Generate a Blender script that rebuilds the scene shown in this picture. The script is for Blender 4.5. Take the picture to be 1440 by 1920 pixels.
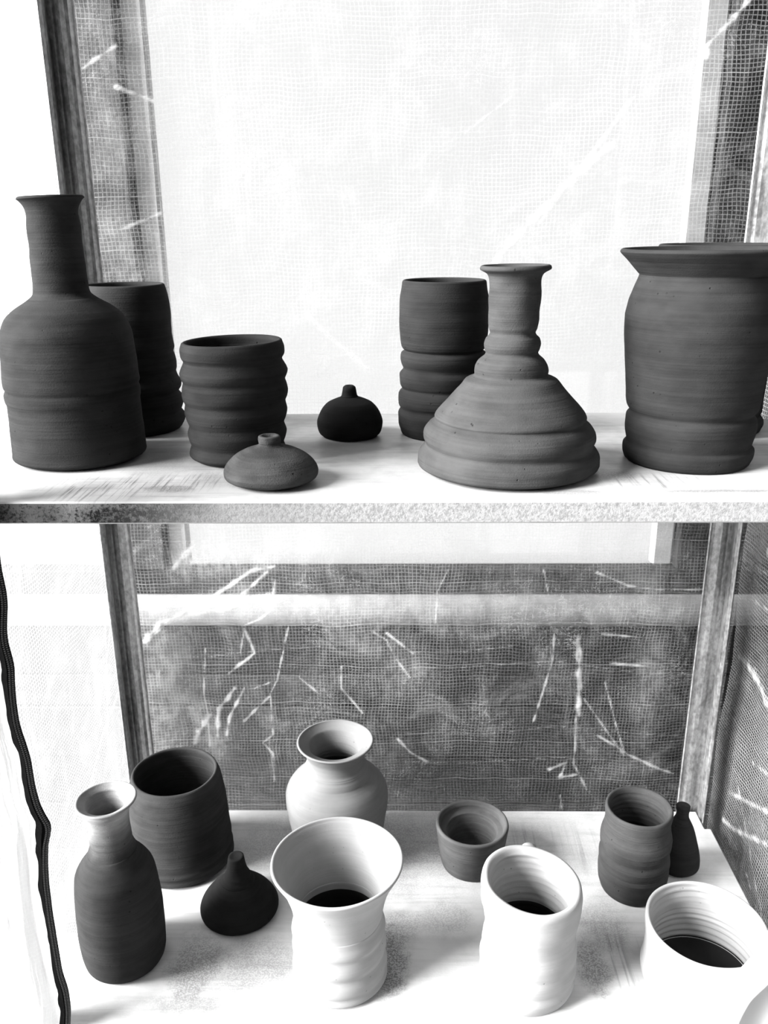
import bpy, math, random
import numpy as np
from mathutils import Matrix, Vector, noise

# ------------------------------------------------------------------ camera, world, lights, exposure
sc = bpy.context.scene
for o in list(bpy.data.objects):
    bpy.data.objects.remove(o)
CAMZ = 1.25
cam_d = bpy.data.cameras.new('camera')
cam = bpy.data.objects.new('camera', cam_d)
sc.collection.objects.link(cam)
cam_d.sensor_fit = 'VERTICAL'
cam_d.sensor_height = 36.0
cam_d.sensor_width = 27.0
cam_d.lens = 1613.0 / 1920.0 * 36.0
cam_d.clip_start = 0.02
rt = Vector((0.99986029, 0.01495047, -0.00747608))
up = Vector((0.0023442, 0.31741952, 0.94828232))
fw = Vector((-0.01655032, 0.94816736, -0.31734012))
cam.matrix_world = Matrix(((rt.x, up.x, -fw.x, 0), (rt.y, up.y, -fw.y, 0), (rt.z, up.z, -fw.z, CAMZ), (0, 0, 0, 1)))
cam_d.dof.use_dof = True
cam_d.dof.focus_distance = 0.72
cam_d.dof.aperture_fstop = 16.0
sc.camera = cam

world = bpy.data.worlds.new('overcast_sky')
sc.world = world
world.use_nodes = True
bgn = world.node_tree.nodes['Background']
bgn.inputs[0].default_value = (1, 1, 1, 1)
bgn.inputs[1].default_value = 1.9

sun_d = bpy.data.lights.new('sun', 'SUN')
sun_d.energy = 35.0
sun_d.angle = math.radians(36)
sun = bpy.data.objects.new('sun', sun_d)
sc.collection.objects.link(sun)
SUN_FROM = Vector((-1.0, -0.32, 0.5))          # bright patch of sky, up to the left and a little in front
sun.rotation_euler = (-SUN_FROM).to_track_quat('-Z', 'Y').to_euler()

sc.view_settings.view_transform = 'Standard'
sc.view_settings.look = 'None'
sc.view_settings.exposure = 0.0
sc.view_settings.gamma = 1.0
sc.view_settings.use_curve_mapping = False

# ------------------------------------------------------------------ helpers
def link(o, parent=None):
    sc.collection.objects.link(o)
    if parent is not None:
        o.parent = parent
    return o

def tag(o, label=None, cat=None, group=None, kind=None):
    if label: o['label'] = label
    if cat: o['category'] = cat
    if group: o['group'] = group
    if kind: o['kind'] = kind
    return o

def empty(name, loc=(0, 0, 0)):
    o = bpy.data.objects.new(name, None)
    o.empty_display_size = 0.02
    o.location = loc
    return link(o)

def mesh(name, V, F, mat, parent=None, smooth=False, loc=None):
    me = bpy.data.meshes.new(name)
    me.from_pydata([tuple(v) for v in V], [], F)
    me.update()
    if smooth:
        me.polygons.foreach_set('use_smooth', [True] * len(me.polygons))
    me.materials.append(mat)
    o = bpy.data.objects.new(name, me)
    if loc is not None:
        o.location = loc
    return link(o, parent)

def box(name, a, b, mat, parent=None, bev=0.0015, rough=0.0, rnd=None):
    """bevelled board between corners a and b; rough lets the ends and edges wander a little"""
    cx = [(a[i] + b[i]) / 2 for i in range(3)]
    h = [abs(b[i] - a[i]) / 2 for i in range(3)]
    bev = min(bev, min(h) * 0.45)
    V, F = [], []
    rings = [(-h[2], -bev), (-h[2] + bev, 0), (h[2] - bev, 0), (h[2], -bev)]
    for z, d in rings:
        for sx, sy, q in ((1, -1, 0), (1, -1, 1), (1, 1, 0), (1, 1, 1), (-1, 1, 0), (-1, 1, 1), (-1, -1, 0), (-1, -1, 1)):
            # octagonal section
            X, Y = h[0] + d, h[1] + d
            first = (sx * sy > 0)
            if (q == 0) == (not first):
                x, y = sx * (X - bev), sy * Y
            else:
                x, y = sx * X, sy * (Y - bev)
            V.append((x, y, z))
    for r in range(3):
        for k in range(8):
            F.append((r * 8 + k, r * 8 + (k + 1) % 8, (r + 1) * 8 + (k + 1) % 8, (r + 1) * 8 + k))
    F.append(tuple(range(7, -1, -1)))
    F.append(tuple(range(24, 32)))
    return mesh(name, V, F, mat, parent, loc=cx)

class NT:
    """small node-tree writer"""
    def __init__(s, name):
        s.m = bpy.data.materials.new(name); s.m.use_nodes = True
        s.t = s.m.node_tree; s.t.nodes.clear()
        s.out = s.n('ShaderNodeOutputMaterial')
    def n(s, typ, **kw):
        nd = s.t.nodes.new(typ)
        for k, v in kw.items():
            setattr(nd, k, v)
        return nd
    def set(s, sock, v):
        if isinstance(v, bpy.types.NodeSocket):
            s.t.links.new(v, sock)
        else:
            if sock.type == 'RGBA' and not hasattr(v, '__len__'):
                v = (v, v, v, 1)
            sock.default_value = v
    def math(s, op, a, b=0.0, c=0.0, clamp=False):
        nd = s.n('ShaderNodeMath', operation=op, use_clamp=clamp)
        s.set(nd.inputs[0], a); s.set(nd.inputs[1], b); s.set(nd.inputs[2], c)
        return nd.outputs[0]
    def ramp(s, x, lo, hi, a=0.0, b=1.0, smooth=True):
        nd = s.n('ShaderNodeMapRange', interpolation_type='SMOOTHSTEP' if smooth else 'LINEAR')
        s.set(nd.inputs[0], x)
        for i, v in enumerate((lo, hi, a, b)):
            s.set(nd.inputs[1 + i], v)
        return nd.outputs[0]
    def coord(s, which='Object', scale=(1, 1, 1), loc=(0, 0, 0), rot=(0, 0, 0)):
        if which == 'World':
            src = s.n('ShaderNodeNewGeometry').outputs['Position']
        else:
            src = s.n('ShaderNodeTexCoord').outputs[which]
        mp = s.n('ShaderNodeMapping')
        s.set(mp.inputs[0], src); mp.inputs[1].default_value = loc; mp.inputs[2].default_value = rot; mp.inputs[3].default_value = scale
        return mp.outputs[0]
    def noise(s, vec, scale=1.0, detail=3.0, rough=0.5, dist=0.0):
        nd = s.n('ShaderNodeTexNoise')
        s.set(nd.inputs['Vector'], vec); nd.inputs['Scale'].default_value = scale
        nd.inputs['Detail'].default_value = detail; nd.inputs['Roughness'].default_value = rough
        nd.inputs['Distortion'].default_value = dist
        return nd.outputs[0]
    def mix(s, f, a, b):
        nd = s.n('ShaderNodeMix', data_type='FLOAT')
        s.set(nd.inputs[0], f); s.set(nd.inputs[2], a); s.set(nd.inputs[3], b)
        return nd.outputs[0]
    def bump(s, h, strength=0.5, dist=0.001, normal=None):
        nd = s.n('ShaderNodeBump')
        nd.inputs['Strength'].default_value = strength; nd.inputs['Distance'].default_value = dist
        s.set(nd.inputs['Height'], h)
        if normal is not None: s.set(nd.inputs['Normal'], normal)
        return nd.outputs[0]
    def principled(s, col, rough=0.8, metal=0.0, spec=0.3, normal=None):
        nd = s.n('ShaderNodeBsdfPrincipled')
        s.set(nd.inputs['Base Color'], col); s.set(nd.inputs['Roughness'], rough); s.set(nd.inputs['Metallic'], metal)
        nd.inputs['Specular IOR Level'].default_value = spec
        if normal is not None: s.set(nd.inputs['Normal'], normal)
        return nd.outputs[0]
    def mixsh(s, f, a, b):
        nd = s.n('ShaderNodeMixShader')
        s.set(nd.inputs[0], f); s.t.links.new(a, nd.inputs[1]); s.t.links.new(b, nd.inputs[2])
        return nd.outputs[0]
    def done(s, sh):
        s.t.links.new(sh, s.out.inputs[0]); return s.m

# ------------------------------------------------------------------ materials (the photograph is black and white: all greys)
def clay(name, v, grain=1.0, var=0.28, spec=0.04, fade=None):
    t = NT(name)
    ring = t.noise(t.coord('Object', (5, 5, 420)), 1.0, 3, 0.6)
    ring2 = t.noise(t.coord('Object', (7, 7, 110)), 1.0, 3, 0.6)
    fine = t.noise(t.coord('Object'), 900, 3, 0.6)
    blot = t.noise(t.coord('Object', (1, 1, 1.8)), 28, 4, 0.6)
    vo = t.n('ShaderNodeTexVoronoi'); t.set(vo.inputs['Vector'], t.coord('Object')); vo.inputs['Scale'].default_value = 130
    pit = t.ramp(vo.outputs['Distance'], 0.05, 0.13)
    pm = t.ramp(t.noise(t.coord('Object'), 40, 2), 0.52, 0.62)
    pit = t.math('MAXIMUM', pit, t.math('SUBTRACT', 1.0, pm))
    h = t.math('ADD', t.math('MULTIPLY', ring, 0.5), t.math('MULTIPLY', ring2, 0.8))
    h = t.math('ADD', h, t.math('MULTIPLY', fine, 0.25))
    h = t.math('ADD', h, t.math('MULTIPLY', pit, 0.8))
    c = t.math('ADD', t.math('MULTIPLY', blot, 0.5), t.math('MULTIPLY', t.math('ADD', ring, ring2), 0.25))
    c = t.ramp(c, 0.33, 0.67, v * (1 - var), v * (1 + var))
    c = t.math('MULTIPLY', c, t.math('ADD', 0.55, t.math('MULTIPLY', pit, 0.45)))
    if fade:                                            # paler at the mouth, fading out downwards
        sp = t.n('ShaderNodeSeparateXYZ'); t.set(sp.inputs[0], t.coord('Object'))
        z = t.math('ADD', sp.outputs[2], t.math('MULTIPLY', t.math('SUBTRACT', blot, 0.5), 0.012))
        c = t.math('MULTIPLY', c, t.ramp(z, fade[0], fade[1], 1.0, fade[2]))
    return t.done(t.principled(c, 0.85, 0, spec, t.bump(h, 0.75 * grain, 0.0013)))

M = {}
M['clay_dark'] = clay('unfired_dark_clay', 0.020)
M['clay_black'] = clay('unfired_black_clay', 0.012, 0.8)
M['clay_mid'] = clay('unfired_grey_clay', 0.038)
M['clay_worn'] = clay('unfired_scuffed_clay', 0.042, 1.6, 0.45)
M['clay_soft'] = clay('unfired_brown_clay', 0.018, 0.8)
M['clay_jar'] = clay('unfired_jar_clay', 0.026)
M['clay_mouth'] = clay('pale_mouth_clay', 0.020, 0.7, fade=(0.122, 0.186, 9.0))
M['clay_bowl'] = clay('unfired_bowl_clay', 0.066)
M['clay_pale'] = clay('pale_clay', 0.12, 0.4, 0.10)
M['clay_white'] = clay('white_clay', 0.25, 0.35, 0.06)

def wood(name, v, axis='x', contrast=1.0):
    t = NT(name)
    info = t.n('ShaderNodeObjectInfo')
    off = t.math('MULTIPLY', info.outputs['Random'], 17.0)
    comb = t.n('ShaderNodeCombineXYZ'); t.set(comb.inputs[0], off); t.set(comb.inputs[1], off); t.set(comb.inputs[2], off)
    base = t.n('ShaderNodeVectorMath', operation='ADD')
    sc_ = (4, 14, 46) if axis == 'x' else ((14, 4, 46) if axis == 'y' else (46, 14, 4))
    t.set(base.inputs[0], t.coord('Object', sc_)); t.t.links.new(comb.outputs[0], base.inputs[1])
    g1 = t.noise(base.outputs[0], 1.2, 6, 0.65, 1.2)
    g2 = t.noise(base.outputs[0], 7.0, 4, 0.7, 0.4)
    kn = t.n('ShaderNodeTexVoronoi')
    ks = (5, 5, 11) if axis == 'x' else ((5, 5, 11) if axis == 'y' else (11, 5, 5))
    kb = t.n('ShaderNodeVectorMath', operation='ADD'); t.set(kb.inputs[0], t.coord('Object', ks)); t.t.links.new(comb.outputs[0], kb.inputs[1])
    t.set(kn.inputs['Vector'], kb.outputs[0]); kn.inputs['Scale'].default_value = 1.0
    knot = t.ramp(kn.outputs['Distance'], 0.08, 0.2)
    c = t.math('ADD', t.math('MULTIPLY', g1, 0.7), t.math('MULTIPLY', g2, 0.3))
    c = t.ramp(c, 0.32, 0.68, v * (1 - 0.55 * contrast), v * (1 + 0.5 * contrast), False)
    c = t.math('MULTIPLY', c, t.math('ADD', 0.35, t.math('MULTIPLY', knot, 0.65)))
    tone = t.ramp(info.outputs['Random'], 0, 1, 0.82, 1.18)
    c = t.math('MULTIPLY', c, tone)
    h = t.math('ADD', g2, t.math('MULTIPLY', knot, 0.5))
    return t.done(t.principled(c, 0.7, 0, 0.3, t.bump(h, 0.5, 0.0015)))

M['wood'] = wood('weathered_plank', 0.009, 'x', 1.6)
M['wood_side'] = wood('weathered_plank_side', 0.014, 'y', 0.9)
M['wood_v'] = wood('casing_board', 0.020, 'z', 1.5)
M['deck'] = wood('bleached_deck', 0.5, 'x', 0.25)
M['white_paint'] = (lambda t: t.done(t.principled(t.ramp(t.noise(t.coord('Object'), 40), 0.3, 0.7, 0.15, 0.22), 0.5)))(NT('white_paint'))
M['white_frame'] = (lambda t: t.done(t.principled(t.ramp(t.noise(t.coord('Object'), 30), 0.3, 0.7, 0.42, 0.55), 0.5)))(NT('white_frame'))

def metal():
    t = NT('galvanised_steel')
    n1 = t.noise(t.coord('Object', (1, 1, 0.6)), 260, 4, 0.6)
    n2 = t.noise(t.coord('Object', (1, 1, 0.3)), 45, 3, 0.6)
    vo = t.n('ShaderNodeTexVoronoi'); t.set(vo.inputs['Vector'], t.coord('Object')); vo.inputs['Scale'].default_value = 300
    c = t.math('ADD', t.math('MULTIPLY', n1, 0.5), t.math('MULTIPLY', n2, 0.5))
    col = t.ramp(c, 0.35, 0.65, 0.17, 0.42)
    rough = t.ramp(c, 0.3, 0.7, 0.38, 0.55)
    return t.done(t.principled(col, rough, 0.85, 0.5, t.bump(t.math('ADD', n1, vo.outputs['Distance']), 0.25, 0.0004)))
M['metal'] = metal()

def blob(t, vec, cx, cy, rx, ry, soft=0.5, wob=0.35, nscale=30, seed=0.0):
    """soft-edged patch with a ragged outline, 1 inside and 0 outside"""
    mp = t.n('ShaderNodeMapping'); t.set(mp.inputs[0], vec)
    mp.inputs[1].default_value = (-cx / rx, -cy / ry, 0); mp.inputs[3].default_value = (1 / rx, 1 / ry, 0)
    ln = t.n('ShaderNodeVectorMath', operation='LENGTH'); t.set(ln.inputs[0], mp.outputs[0])
    mp2 = t.n('ShaderNodeMapping'); t.set(mp2.inputs[0], vec); mp2.inputs[1].default_value = (seed, seed * 0.7, 0)
    d = t.math('ADD', ln.outputs['Value'], t.math('MULTIPLY', t.math('SUBTRACT', t.noise(mp2.outputs[0], nscale, 4, 0.65), 0.5), 2 * wob))
    return t.ramp(d, 1 - soft, 1.0 + soft * 0.3, 1.0, 0.0)

def shelf_top(name, patches, strokes, base):
    t = NT(name)
    P = t.coord('World')
    n = t.noise(P, 24, 5, 0.6)
    brushed = t.noise(t.coord('World', (9, 160, 1), (0, 0, 0), (0, 0, 0.25)), 1.0, 4, 0.6, 0.6)
    c = t.math('SUBTRACT', base, t.math('MULTIPLY', t.ramp(n, 0.35, 0.75), 0.10))
    c = t.math('SUBTRACT', c, t.math('MULTIPLY', t.ramp(brushed, 0.45, 0.75), 0.08))
    speck = t.noise(P, 700, 2, 0.6)
    for i, (cx, cy, rx, ry, amt, ns) in enumerate(patches):
        b = blob(t, P, cx, cy, rx, ry, 0.6, 0.6, ns, i * 1.37)
        g = t.math('MULTIPLY', b, t.ramp(speck, 0.38, 0.6, 0.35, 1.0))
        c = t.math('MULTIPLY', c, t.math('SUBTRACT', 1.0, t.math('MULTIPLY', g, amt)))
    for i, (cx, cy, rx, ry, rot, amt, per) in enumerate(strokes):
        b = blob(t, P, cx, cy, rx, ry, 0.7, 0.3, 12, 5 + i)
        br = t.noise(t.coord('World', (per, per * 0.03, 1), (0, 0, 0), (0, 0, rot)), 1.0, 3, 0.7, 0.25)
        g = t.math('MULTIPLY', b, t.ramp(br, 0.5, 0.68))
        c = t.math('MULTIPLY', c, t.math('SUBTRACT', 1.0, t.math('MULTIPLY', g, amt)))
    rough = t.ramp(n, 0.3, 0.7, 0.32, 0.5)
    return t.done(t.principled(c, rough, 0, 0.45, t.bump(t.math('ADD', speck, t.math('MULTIPLY', brushed, 2)), 0.15, 0.0005)))

M['shelf_top_upper'] = shelf_top('slip_smeared_board_upper',
    [(-0.175, 0.625, 0.02, 0.010, 0.55, 70), (-0.20, 0.70, 0.03, 0.06, 0.3, 25), (0.13, 0.612, 0.03, 0.008, 0.4, 60),
     (0.17, 0.66, 0.02, 0.02, 0.5, 60), (-0.13, 0.66, 0.05, 0.03, 0.25, 30), (0.24, 0.615, 0.06, 0.004, 0.5, 80), (0.36, 0.70, 0.02, 0.02, 0.4, 60)],
    [(-0.225, 0.635, 0.05, 0.045, 0.45, 0.85, 380), (-0.165, 0.64, 0.04, 0.03, 0.75, 0.6, 420), (-0.13, 0.648, 0.05, 0.02, 1.45, 0.6, 300), (0.2, 0.64, 0.06, 0.03, 1.2, 0.45, 300)], 0.36)
M['shelf_top_lower'] = shelf_top('slip_smeared_shaded_board_lower',
    [(-0.01, 0.66, 0.022, 0.05, 0.75, 60), (0.0, 0.71, 0.03, 0.03, 0.4, 40), (-0.20, 0.66, 0.03, 0.045, 0.55, 45), (-0.14, 0.66, 0.05, 0.04, 0.4, 45),
     (0.05, 0.72, 0.03, 0.03, 0.35, 40), (0.19, 0.66, 0.018, 0.04, 0.6, 55), (0.21, 0.71, 0.03, 0.04, 0.4, 40), (-0.2, 0.615, 0.05, 0.012, 0.3, 60),
     (0.0, 0.60, 0.012, 0.02, 0.5, 90), (0.1, 0.88, 0.25, 0.03, 0.15, 20), (-0.06, 0.83, 0.16, 0.09, 0.4, 14), (0.16, 0.80, 0.2, 0.07, 0.18, 12)],  # broad rear patches put the shade under the upper board into the colour
    [(0.17, 0.83, 0.09, 0.05, 1.2, 0.3, 160), (0.22, 0.67, 0.04, 0.05, 0.3, 0.35, 200)], 0.52)

def shelf_edge():
    t = NT('board_edge')
    P = t.coord('World')
    n = t.noise(t.coord('World', (1, 1, 1)), 420, 5, 0.7)
    big = t.noise(t.coord('World', (1, 1, 3)), 14, 4, 0.6)
    xs = t.n('ShaderNodeSeparateXYZ'); t.set(xs.inputs[0], P)
    left = t.ramp(xs.outputs[0], -0.24, -0.02, 1.0, 0.0)                 # bare, stained core at the left end
    m = t.math('MULTIPLY', t.ramp(t.math('ADD', n, t.math('MULTIPLY', big, 0.9)), 0.75, 1.05), 1.0)
    dark = t.math('MULTIPLY', t.math('ADD', t.math('MULTIPLY', left, 0.9), 0.12), t.math('ADD', 0.35, t.math('MULTIPLY', m, 0.65)))
    end = blob(t, t.coord('World'), -0.275, 0.592, 0.035, 0.5, 0.5, 0.4, 60, 2.0)
    c = t.math('MULTIPLY', t.ramp(n, 0.35, 0.6, 0.16, 0.27), t.math('SUBTRACT', 1.0, dark))
    c = t.math('MULTIPLY', c, t.math('SUBTRACT', 1.0, t.math('MULTIPLY', end, 0.6)))
    return t.done(t.principled(c, 0.8, 0, 0.2, t.bump(n, 0.6, 0.001)))
M['shelf_edge'] = shelf_edge()

def plastic(name, haze, thread, cell=0.0041, crease=True, wr=1.0, tl=0.5, scr=0.0, gl_=0.8):
    t = NT(name)
    uv = t.n('ShaderNodeUVMap').outputs[0]
    def mp(s, l=(0, 0, 0)):
        m = t.n('ShaderNodeMapping'); t.set(m.inputs[0], uv); m.inputs[3].default_value = s; m.inputs[1].default_value = l; return m.outputs[0]
    wob = t.n('ShaderNodeTexNoise'); t.set(wob.inputs['Vector'], uv); wob.inputs['Scale'].default_value = 14; wob.inputs['Detail'].default_value = 2
    sub = t.n('ShaderNodeVectorMath', operation='SUBTRACT'); t.set(sub.inputs[0], wob.outputs['Color']); sub.inputs[1].default_value = (.5, .5, .5)
    scl = t.n('ShaderNodeVectorMath', operation='SCALE'); t.set(scl.inputs[0], sub.outputs[0]); scl.inputs['Scale'].default_value = 0.012
    add = t.n('ShaderNodeVectorMath', operation='ADD'); t.set(add.inputs[0], uv); t.set(add.inputs[1], scl.outputs[0])
    sp = t.n('ShaderNodeSeparateXYZ'); t.set(sp.inputs[0], add.outputs[0])
    def line(s, per, w):
        f = t.math('FRACT', t.math('DIVIDE', s, per))
        d = t.math('ABSOLUTE', t.math('SUBTRACT', f, 0.5))
        return t.ramp(d, 0.5 - w, 0.5 - w * 0.4)
    lx = line(sp.outputs[0], cell, 0.16); ly = line(sp.outputs[1], cell, 0.16)
    hx = line(sp.outputs[0], cell * 37, 0.006); hy = line(sp.outputs[1], cell * 13, 0.012)
    th = t.math('MAXIMUM', lx, ly)
    fade = t.ramp(t.noise(mp((1, 1, 1)), 9, 3, 0.6), 0.3, 0.7, 0.5, 1.0)
    th = t.math('MULTIPLY', th, t.math('MULTIPLY', fade, thread))
    heavy = t.math('MULTIPLY', t.math('MAXIMUM', t.math('MULTIPLY', hx, 0.3), hy), t.math('MULTIPLY', fade, 0.16))
    blotch = t.ramp(t.noise(mp((1, 1, 1)), 17, 6, 0.7, 0.8), 0.45, 0.75, 0.0, 0.28 * wr)
    smudge = t.ramp(t.noise(mp((6, 1, 1), (3, 0, 0)), 7, 5, 0.7), 0.5, 0.8, 0.0, 0.22 * wr)
    f = t.math('ADD', haze, t.math('ADD', th, t.math('ADD', heavy, t.math('ADD', blotch, smudge))))
    if scr:
        s1 = t.noise(mp((1, 1, 1), (1.3, 0.4, 0)), 34, 5, 0.7, 2.2)
        ridge = t.ramp(t.math('ABSOLUTE', t.math('SUBTRACT', s1, 0.5)), 0.0, 0.012, 1.0, 0.0)
        gate = t.ramp(t.noise(mp((1, 1, 1), (5, 2, 0)), 8, 4, 0.65), 0.5, 0.68)
        f = t.math('ADD', f, t.math('MULTIPLY', t.math('MULTIPLY', ridge, gate), scr))
    if crease:
        hz = t.n('ShaderNodeAttribute', attribute_name='painted_glare')
        sm = t.ramp(t.noise(mp((2, 1, 1), (2, 7, 0)), 45, 5, 0.7), 0.35, 0.65, 0.35, 1.3)
        f = t.math('ADD', f, t.math('MULTIPLY', hz.outputs['Fac'], sm))
        at = t.n('ShaderNodeAttribute', attribute_name='crease')
        f = t.math('ADD', f, t.math('MULTIPLY', at.outputs['Fac'], 0.9))
    f = t.math('MINIMUM', f, 0.985)
    wn = t.noise(mp((1, 1, 1)), 60, 5, 0.65, 1.5)
    wn2 = t.noise(mp((1, 3, 1)), 16, 4, 0.6, 2.0)
    nrm = t.bump(t.math('ADD', t.math('ADD', wn, t.math('MULTIPLY', wn2, 2.0)), t.math('MULTIPLY', th, 0.15)), 0.35, 0.003)
    dif = t.n('ShaderNodeBsdfDiffuse'); dif.inputs[0].default_value = (.80, .80, .80, 1); t.set(dif.inputs['Normal'], nrm)
    trn = t.n('ShaderNodeBsdfTranslucent'); trn.inputs[0].default_value = (.9, .9, .9, 1); t.set(trn.inputs['Normal'], nrm)
    body = t.mixsh(tl, dif.outputs[0], trn.outputs[0])
    tr = t.n('ShaderNodeBsdfTransparent'); tr.inputs[0].default_value = (.97, .97, .97, 1)
    sh = t.mixsh(f, tr.outputs[0], body)
    gl = t.n('ShaderNodeBsdfGlossy'); gl.inputs['Roughness'].default_value = 0.18; t.set(gl.inputs['Normal'], nrm)
    fr = t.n('ShaderNodeFresnel'); fr.inputs[0].default_value = 1.35; t.set(fr.inputs['Normal'], nrm)
    sh = t.mixsh(t.math('MULTIPLY', fr.outputs[0], gl_), sh, gl.outputs[0])
    return t.done(sh)
M['cover_back'] = plastic('mesh_film_back', 0.0, 0.23, wr=0.6, scr=0.5)
M['cover_left'] = plastic('mesh_film_left', 0.10, 0.12, wr=0.2, tl=0.7)
M['cover_right'] = plastic('mesh_film_right', 0.0, 0.55, wr=0.2, scr=0.15, gl_=0.25)
M['cover_flap'] = plastic('mesh_film_flap', 0.93, 0.05, wr=0.15)
def roll():
    t = NT('white_film_roll')
    d = t.n('ShaderNodeBsdfDiffuse'); d.inputs[0].default_value = (.85, .85, .85, 1)
    r = t.n('ShaderNodeBsdfTranslucent'); r.inputs[0].default_value = (.85, .85, .85, 1)
    return t.done(t.mixsh(0.4, d.outputs[0], r.outputs[0]))
M['cover_roll'] = roll()
M['zip_tape'] = (lambda t: t.done(t.principled(t.ramp(t.noise(t.coord('World'), 900), .3, .7, 0.0006, 0.002), 0.9, 0, .02)))(NT('black_zip_tape'))
M['zip_teeth'] = (lambda t: t.done(t.principled(0.004, 0.4, 0, .35)))(NT('black_zip_teeth'))

def pane():
    t = NT('window_pane')
    d = t.n('ShaderNodeBsdfTranslucent'); d.inputs[0].default_value = (.74, .74, .74, 1)
    tr = t.n('ShaderNodeBsdfTransparent'); tr.inputs[0].default_value = (.71, .71, .71, 1)
    g = t.n('ShaderNodeBsdfGlossy'); g.inputs['Roughness'].default_value = 0.03
    n = t.noise(t.coord('World', (1, 1, .6)), 3.0, 4, 0.5)
    sh = t.mixsh(t.ramp(n, 0.3, 0.7, 0.25, 0.55), tr.outputs[0], d.outputs[0])
    return t.done(t.mixsh(0.04, sh, g.outputs[0]))
M['pane'] = pane()

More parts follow.
